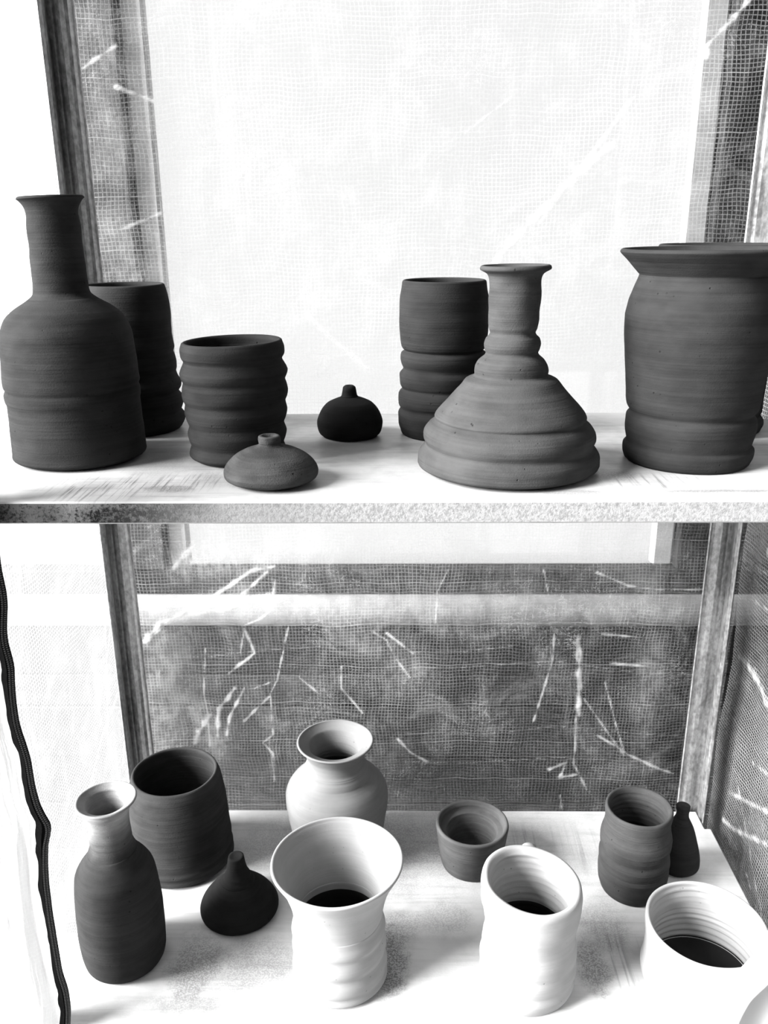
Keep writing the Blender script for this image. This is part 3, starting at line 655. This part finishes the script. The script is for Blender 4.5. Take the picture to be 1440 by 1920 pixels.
def open_pot(key, name, label, cat, mat, split=None, group=None, wob=0.35, tilt=(0, 0), seed=1.0, inner_ripple=0.0, parts=('body', 'neck'), neck_mat=None, lip=None, ledge=None, smooth_in=6, foot=7.0, dark_shade_to=False):
    cx, cy, z0, prof, th = POTS[key]
    t = empty(name, (cx, cy, z0 + 0.0003))
    tag(t, label, cat, group)
    prof = list(prof)
    outer = catmull(prof, 3)
    b0 = outer[0]
    outer = [(b0[0] - 1.6, b0[1]), (b0[0] - 0.5, b0[1] + 0.35)] + [(b0[0], b0[1] + 1.0)] + [p for p in outer[1:] if p[1] > b0[1] + 1.3]
    # inner wall: smoothed outer moved inward along its normal
    n = len(outer)
    inner = []
    for i in range(n):
        a = outer[max(i - 2, 0)]; b = outer[min(i + 2, n - 1)]
        tx, tz = b[0] - a[0], b[1] - a[1]
        L = math.hypot(tx, tz) or 1
        tk = th
        nx, nz = tz / L, -tx / L
        # average over neighbours so ribs are softer inside
        lo, hi = max(0, i - smooth_in), min(n - 1, i + smooth_in)
        if i > n - 8: lo, hi = max(0, i - 1), min(n - 1, i + 1)
        ra = sum(q[0] for q in outer[lo:hi + 1]) / (hi - lo + 1)
        inner.append((max(ra - tk * max(nx, 0.45), 1.5), outer[i][1] - nz * tk * 0.6))
    inner = [p for p in inner if p[1] > foot]
    top_o, top_i = outer[-1], inner[-1]
    top_i = (top_o[0] - (lip or th * 0.85), top_o[1] - 0.2)
    inner = [p for p in inner if p[1] < top_i[1] - 1.2]
    inn = inner[::-1]
    if inner_ripple:
        inn = catmull(inn[::2] + [inn[-1]], 4)
        inn = [(r + inner_ripple * math.sin(z * 0.95 + seed), z) for r, z in inn]
    if ledge:
        lr, lz = ledge
        inn = [p for p in inn if p[1] > lz + 1.6] + [(inn[0][0] - 0.3, lz + 1.0), (inn[0][0] - 1.2, lz + 0.2), (lr + 0.8, lz), (lr + 0.1, lz - 0.5), (lr, lz - 1.4)] + [(min(r, lr + (z - lz) * 0.12), z) for r, z in inn if z < lz - 2.5]
    bot = [(inn[-1][0] * 0.9, foot - 1.2), (inn[-1][0] * 0.55, foot - 2.0)]
    lip = rim_pts(top_o[0], top_o[1], top_i[0], top_i[1])
    H = top_o[1]
    if dark_shade_to:  # lining puts cup and mug interior shade into colour; bowl floor is dark clay
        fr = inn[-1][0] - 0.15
        up = [(r - 0.5, z) for r, z in inn if z < dark_shade_to]
        revolve('dark_shade_floor', up + [(fr - 0.4, foot + 0.6), (fr - 0.9, foot + 0.1), (fr * 0.9, foot - 0.6), (fr * 0.5, foot - 1.2)], M['clay_black'], t, False, True, seed, wob, tilt, H)['label'] = 'dark inner floor with painted-in shade'
    if split is None:
        o = revolve(parts[0], outer + lip + [top_i] + inn + bot, mat, t, True, True, seed, wob, tilt, H)
    else:
        lo_o = [p for p in outer if p[1] <= split]; hi_o = [p for p in outer if p[1] > split]
        # keep order: split by index at first outer point above the height
        k = next(i for i, p in enumerate(outer) if p[1] > split)
        lo_o, hi_o = outer[:k], outer[k - 1:]
        kk = next(i for i, p in enumerate(inn) if p[1] < split)
        hi_i, lo_i = inn[:kk + 1], inn[kk:]
        revolve(parts[1], hi_o + lip + [top_i] + hi_i, neck_mat or mat, t, False, False, seed, wob, tilt, H)
        # body: the outside from the foot up, then inside from the split down
        body = lo_o
        V_in = lo_i + bot
        revolve(parts[0], body + V_in, mat, t, True, True, seed, wob, tilt, H)
    return t

def lid(key, name, label, cat, mat, split, group=None, dimple=1.5, wob=0.3, tilt=(0, 0), seed=2.0, parts=('body', 'knob'), mat2=None):
    cx, cy, z0, prof, th = POTS[key]
    t = empty(name, (cx, cy, z0 + 0.0003))
    tag(t, label, cat, group)
    outer = catmull(list(prof), 3)
    b0 = outer[0]
    outer = [(b0[0] - 1.5, b0[1]), (b0[0] - 0.4, b0[1] + 0.3)] + [(b0[0], 1.0)] + [p for p in outer[1:] if p[1] > 1.3]
    k = next(i for i, p in enumerate(outer) if p[1] > split)
    R = outer[-1][0]; H = outer[-1][1]
    top = [(R * 0.86, H + 0.5), (R * 0.7, H + 0.3), (R * 0.5, H - dimple * 0.7), (R * 0.25, H - dimple)]
    revolve(parts[0], outer[:k], mat, t, True, True, seed, wob, tilt, H)
    revolve(parts[1], outer[k - 1:] + top, mat2 or mat, t, True, True, seed, wob, tilt, H)
    return t

open_pot('A', 'bottle', 'tall dark clay bottle with wide shoulders and flared neck, far left of the upper shelf', 'bottle', M['clay_dark'], split=134.5, wob=0.7, tilt=(0.035, 0), seed=1.3)
open_pot('B', 'tumbler', 'dark ribbed tumbler behind the tall bottle at the left of the upper shelf', 'cup', M['clay_dark'], wob=0.5, tilt=(0.0, 0), seed=2.1)
open_pot('C', 'tumbler', 'short dark tumbler ribbed all over, behind the scuffed domed lid on the upper shelf', 'cup', M['clay_dark'], wob=0.9, tilt=(0.02, 0), seed=3.7)
lid('D', 'lid', 'scuffed domed lid with hollow knob at the front edge of the upper shelf', 'lid', M['clay_worn'], 28.6, dimple=3.0, seed=4.4, wob=0.8)
lid('E', 'lid', 'small round black lid with stub knob, back middle of the upper shelf', 'lid', M['clay_black'], 37.5, dimple=0.5, seed=5.2, wob=0.5)
open_pot('F', 'tumbler', 'tall dark tumbler with smooth top and ribbed base behind the flask', 'cup', M['clay_dark'], wob=0.5, seed=6.6)
open_pot('G', 'flask', 'grey clay flask with narrow flared neck and broad stepped base on the upper shelf', 'bottle', M['clay_mid'], split=75.5, wob=1.1, tilt=(0.012, 0), seed=7.3)
open_pot('H', 'crock', 'large dark crock with wide flared rim at the right of the upper shelf', 'pot', M['clay_soft'], split=150.4, wob=0.8, tilt=(0.006, 0), seed=8.5, parts=('body', 'rim'))
open_pot('I', 'crock', 'dark crock mostly hidden behind the large flared crock', 'pot', M['clay_soft'], split=146.0, wob=0.4, seed=9.1, parts=('body', 'rim'))
open_pot('J', 'bottle', 'slim dark bottle with pale flared mouth, leftmost on the lower shelf', 'bottle', M['clay_mouth'], split=129.0, wob=0.6, tilt=(0.03, 0), seed=10.2)
open_pot('K', 'jar', 'smooth wide dark jar behind the slim bottle on the lower shelf', 'jar', M['clay_jar'], wob=0.6, seed=11.4)
lid('L', 'lid', 'conical dark lid with stub handle on the lower shelf beside the white funnel cup', 'lid', M['clay_black'], 38.0, dimple=0.6, seed=12.7, parts=('body', 'handle'), wob=0.5)
open_pot('M', 'vase', 'pale rounded vase with wide flared mouth at the back of the lower shelf', 'vase', M['clay_pale'], split=112.5, lip=3.0, wob=0.5, seed=13.3)
open_pot('N', 'cup', 'tall white cup with a wide funnel mouth on a ribbed body', 'cup', M['clay_white'], split=73.5, wob=0.6, seed=14.8, dark_shade_to=66, parts=('body', 'funnel'), tilt=(0.02, 0))
open_pot('O', 'bowl', 'small grey bowl with an inner ledge behind the white mug', 'bowl', M['clay_bowl'], wob=0.4, seed=15.5, ledge=(28.5, 44.5))
mug = open_pot('P', 'mug', 'thick white mug with warped oval rim, centre right of the lower shelf', 'mug', M['clay_white'], wob=1.2, seed=16.2, dark_shade_to=64, inner_ripple=0.35, tilt=(-0.10, 0.03))
open_pot('Q', 'tumbler', 'dark ribbed tumbler at the back right of the lower shelf', 'cup', M['clay_mid'], wob=0.7, seed=17.9, inner_ripple=0.4)
lid('R', 'bottle', 'small closed pear-shaped bottle in the rear right corner of the lower shelf', 'bottle', M['clay_dark'], 66.0, dimple=1.2, seed=18.1, parts=('body', 'stopper'))
open_pot('S', 'bowl', 'wide white bowl with ribbed inside at the front right of the lower shelf', 'bowl', M['clay_white'], wob=0.9, seed=19.6, dark_shade_to=9, inner_ripple=0.6, tilt=(-0.02, 0))
# loop handle on the far side of the mug
def tube(name, path, rad, mat, parent, seg=14, flat=1.0):
    V, F = [], []
    n = len(path)
    for i, p in enumerate(path):
        a = Vector(path[max(i - 1, 0)]); b = Vector(path[min(i + 1, n - 1)])
        d = (b - a).normalized()
        s = d.cross(Vector((1, 0, 0))) if abs(d.x) < 0.9 else d.cross(Vector((0, 0, 1)))
        s.normalize(); u = d.cross(s)
        for k in range(seg):
            an = 2 * math.pi * k / seg
            V.append(Vector(p) + s * math.cos(an) * rad + u * math.sin(an) * rad * flat)
    for i in range(n - 1):
        for k in range(seg):
            F.append((i * seg + k, (i + 1) * seg + k, (i + 1) * seg + (k + 1) % seg, i * seg + (k + 1) % seg))
    F.append(tuple(range(seg))); F.append(tuple(range((n - 1) * seg, n * seg))[::-1])
    return mesh(name, V, F, mat, parent, smooth=True)
hp = []
for k in range(17):
    a = math.pi * k / 16
    hp.append((0.004 + 0.003 * math.sin(a), 0.0395 + 0.030 * math.sin(a), 0.080 + 0.030 * math.cos(a) + 0.006 * math.sin(a)))
tube('handle', hp, 0.0042, M['clay_white'], mug, flat=1.7)

# ------------------------------------------------------------------ plastic cover
cover = empty('plastic_cover', (0.02, 0.925, 0.0))
tag(cover, 'clear mesh-reinforced plastic cover around the rack with a black front zipper', 'cover')
def seg_dist(P, a, b):
    d = b - a
    t = np.clip(((P - a) @ d) / max(d @ d, 1e-12), 0, 1)
    return np.linalg.norm(P - (a + t[:, None] * d), axis=1)
def fbm(x, y, seed, freqs):
    r = np.random.RandomState(seed); out = np.zeros_like(x)
    for f, amp in freqs:
        for _ in range(5):
            a = r.uniform(0, 2 * np.pi); ph = r.uniform(0, 2 * np.pi); ff = f * r.uniform(.7, 1.4)
            out += amp / 3 * np.sin(ff * (x * np.cos(a) + y * np.sin(a)) + ph + 1.5 * np.sin(ff * .6 * (y * np.cos(a) - x * np.sin(a)) + ph * 2))
    return out
def sheet(name, fn, u0, u1, v0, v1, step, mat, creases, seed, amp=0.002, glares=(), rndcr=0):
    """film sheet over (u,v) metres; fn(u,v,d) -> xyz with d = displacement off the plane"""
    nu, nv = int((u1 - u0) / step) + 1, int((v1 - v0) / step) + 1
    U, W = np.meshgrid(np.linspace(u0, u1, nu), np.linspace(v0, v1, nv))
    P = np.stack([U.ravel(), W.ravel()], 1)
    d = fbm(P[:, 0], P[:, 1], seed, [(14, amp), (40, amp * 0.4), (120, amp * 0.12)])
    cr = np.zeros(len(P))
    r = np.random.RandomState(seed + 50)
    cl = [(w, [np.array(p) for p in pts]) for w, pts in creases]
    for _ in range(rndcr):
        a = np.array([r.uniform(u0, u1), r.uniform(v0, v1)]); an = r.normal(1.2, 0.35); L = r.uniform(.08, .3)
        dv = np.array([np.cos(an), np.sin(an)]); b = a + dv * L * .5 + r.normal(0, .008, 2)
        cl.append((r.uniform(.6, 1.3), [a, b, a + dv * L]))
    for w, pts in cl:
        ww = w * 0.00062
        for a, b in zip(pts, pts[1:]):
            lo = np.minimum(a, b) - ww * 5; hi = np.maximum(a, b) + ww * 5
            idx = np.where(((P >= lo) & (P <= hi)).all(1))[0]
            if not len(idx): continue
            wob = (fbm(P[idx, 0], P[idx, 1], seed + 7, [(260, 1.0)])) * ww * 0.8
            q = np.abs(seg_dist(P[idx], a, b) + wob)
            g = np.exp(-(q / ww) ** 2)
            mod = (0.8 if w < 1.0 else 0.55) + (0.2 if w < 1.0 else 0.45) * np.clip(fbm(P[idx, 0], P[idx, 1], seed + 9, [(180, 1.2)]) + .5, 0, 1)
            cr[idx] = np.maximum(cr[idx], g * mod * min(1.0, 0.45 + w * 0.2) * (0.35 if w < 1.0 else 1.0))
            d[idx] += -np.exp(-(q / (ww * 1.6)) ** 2) * ww * 0.9 * 0.25
    sc_ = np.zeros(len(P))
    for st, rad, pts in glares:
        pts = [np.array(p) for p in pts]
        for a, b in zip(pts, pts[1:]):
            q = seg_dist(P, a, b)
            sc_ = np.maximum(sc_, st * np.exp(-(q / rad) ** 2))
    X = fn(P[:, 0], P[:, 1], d)
    me = bpy.data.meshes.new(name)
    me.vertices.add(len(P)); me.vertices.foreach_set('co', X.astype(np.float32).ravel())
    ii = np.arange(nu * nv).reshape(nv, nu)
    q = np.stack([ii[:-1, :-1], ii[:-1, 1:], ii[1:, 1:], ii[1:, :-1]], -1).reshape(-1, 4)
    me.loops.add(q.size); me.loops.foreach_set('vertex_index', q.ravel().astype(np.int32))
    me.polygons.add(len(q)); me.polygons.foreach_set('loop_start', (np.arange(len(q)) * 4).astype(np.int32))
    me.polygons.foreach_set('use_smooth', np.ones(len(q), bool))
    uvl = me.uv_layers.new(name='UVMap'); uvl.data.foreach_set('uv', P[q.ravel()].astype(np.float32).ravel())
    me.update(calc_edges=True)
    at = me.attributes.new('crease', 'FLOAT', 'POINT'); at.data.foreach_set('value', cr.astype(np.float32))
    at = me.attributes.new('painted_glare', 'FLOAT', 'POINT'); at.data.foreach_set('value', sc_.astype(np.float32))
    me.materials.append(mat)
    o = bpy.data.objects.new(name, me); link(o, cover)
    o.location = -Vector(cover.location)
    return o
CY = 0.925
sheet('back_panel', lambda u, v, d: np.stack([u, CY + np.clip(d, -.012, .03), v], 1), -0.331, 0.395, 0.42, 1.80, 0.0015, M['cover_back'], BACK_CREASES, 3, 0.0035, BACK_GLARES)
sheet('right_panel', lambda u, v, d: np.stack([0.395 + np.clip(d, -.012, .03), u, v], 1), 0.50, CY, 0.42, 1.80, 0.0028, M['cover_right'], RIGHT_CREASES, 5, 0.003, rndcr=10)
sheet('left_panel', lambda u, v, d: np.stack([-0.336 - np.clip(d, 0, .03), u, v], 1), 0.60, CY, 0.30, 1.80, 0.0028, M['cover_left'], [], 8, 0.003, rndcr=34)
# the strip of front film beside the zip
zx = np.array([(a + b) / 2 - 0.002 for a, b, _ in ZIP])[::-1]; zz = np.array([c for _, _, c in ZIP])[::-1]
def flap(u, v, d):
    xr = np.interp(v, zz, zx)
    x = -0.3275 + u * (xr + 0.3275)
    y = 0.545 + d * 0.6 * np.clip(u * (1 - u) * 4, 0, 1) - 0.004 * np.sin(u * math.pi)
    return np.stack([x, y, v], 1)
sheet('front_strip', flap, 0.0, 1.0, 0.30, 1.60, 0.0125, M['cover_flap'], [], 11, 0.004)
# zip: tape ribbon with coil of teeth
zr = [(b - 0.0015, a + 0.0004, c) for a, b, c in ZIP]
zr = [(zr[0][0], zr[0][1], 1.6), (zr[0][0] + 0.002, zr[0][1] + 0.002, 1.3)] + zr + [(zr[-1][0] + 0.001, zr[-1][1] + 0.001, 0.45), (zr[-1][0], zr[-1][1], 0.30)]
V, F = [], []
fine = []
for i in range(len(zr) - 1):
    a, b = zr[i], zr[i + 1]
    n = max(2, int(abs(a[2] - b[2]) / 0.004))
    for k in range(n):
        t_ = k / n
        fine.append(tuple(a[j] + (b[j] - a[j]) * t_ for j in range(3)))
fine.append(zr[-1])
sm = []
for i in range(len(fine)):
    lo, hi = max(0, i - 1), min(len(fine) - 1, i + 1)
    sm.append(tuple(sum(fine[j][c] for j in range(lo, hi + 1)) / (hi - lo + 1) for c in range(3)))
for l, r_, zq in sm:
    nj = noise.noise(Vector((0, 0, zq * 90))) * 0.0011
    nk = max(0.0, noise.noise(Vector((4, 0, zq * 60)))) * 0.0028
    for x, y in ((l - nk, 0.5425 + nj), ((l + r_) / 2, 0.5405), (r_, 0.5425), (r_, 0.5436), ((l + r_) / 2, 0.5418), (l - nk, 0.5437 + nj)):
        V.append((x, y, zq))
for i in range(len(sm) - 1):
    for k in range(6):
        F.append((i * 6 + k, i * 6 + (k + 1) % 6, (i + 1) * 6 + (k + 1) % 6, (i + 1) * 6 + k))
tape = mesh('zipper_tape', V, F, M['zip_tape'], cover); tape.location = -Vector(cover.location)
V, F = [], []
zq = 1.25
rz = np.array([p[2] for p in sm])[::-1]; rl = np.array([p[0] for p in sm])[::-1]; rr_ = np.array([p[1] for p in sm])[::-1]
while zq > 0.42:
    l = float(np.interp(zq, rz, rl)); r_ = float(np.interp(zq, rz, rr_))
    for x0, x1 in ((r_ - 0.0032, r_ - 0.0015), (r_ - 0.0009, r_ + 0.0008)):
        b = len(V)
        for zc in (-0.0004, 0.0004):
            V += [(x0, 0.5412, zq + zc), (x1, 0.5412, zq + zc), (x1 - 0.0002, 0.5396, zq + zc * 0.7), (x0 + 0.0002, 0.5396, zq + zc * 0.7)]
        F += [(b, b + 1, b + 2, b + 3), (b + 7, b + 6, b + 5, b + 4)] + [(b + k, b + 4 + k, b + 4 + (k + 1) % 4, b + (k + 1) % 4) for k in range(4)]
    zq -= 0.00165
te = mesh('zipper_teeth', V, F, M['zip_teeth'], tape); te['kind'] = 'stuff'
# rolled-back right front film, close to the lens
fl = [(0.186, 0.36, 0.985), (0.196, 0.36, 0.93)] + RIGHT_FLAP + [(0.164, 0.36, 0.79), (0.166, 0.36, 0.70), (0.17, 0.36, 0.55)]
fl = [Vector((p[0] + 0.004, p[1], p[2])) for p in fl]
fl = [Vector((0.24, 0.37, 1.03))] + fl[1:]
V, F = [], []
ns = 26
path = []
for i in range(len(fl) - 1):
    for k in range(6): path.append(fl[i].lerp(fl[i + 1], k / 6))
path.append(fl[-1])
for _ in range(4):
    path = [path[0]] + [(path[i - 1] + path[i] * 2 + path[i + 1]) / 4 for i in range(1, len(path) - 1)] + [path[-1]]
sec = []
for k in range(10):                                  # the roll
    a = math.pi * (1.15 - 1.5 * k / 9)
    sec.append((0.007 + 0.007 * math.cos(a), 0.007 * math.sin(a) * -1))
for k in range(1, 9): sec.append((0.012 + 0.03 * k, -0.006 + 0.003 * math.sin(k * 1.7) - 0.010 * k))
for i, p in enumerate(path):
    for sx_, sy_ in sec:
        fold = 0.002 * math.sin(p.z * 55 + sx_ * 40) * min(1, sx_ * 30)
        V.append((p.x + sx_, p.y + sy_ + fold, p.z - sx_ * 0.2))
m_ = len(sec)
for i in range(len(path) - 1):
    for k in range(m_ - 1):
        F.append((i * m_ + k, i * m_ + k + 1, (i + 1) * m_ + k + 1, (i + 1) * m_ + k))
rf = mesh('rolled_flap', V, F, M['cover_roll'], cover, smooth=True); rf.location = -Vector(cover.location)
rf.data.uv_layers.new(name='UVMap')
for lp, uvd in zip(rf.data.loops, rf.data.uv_layers[0].data):
    c = rf.data.vertices[lp.vertex_index].co; uvd.uv = (c.x, c.z)
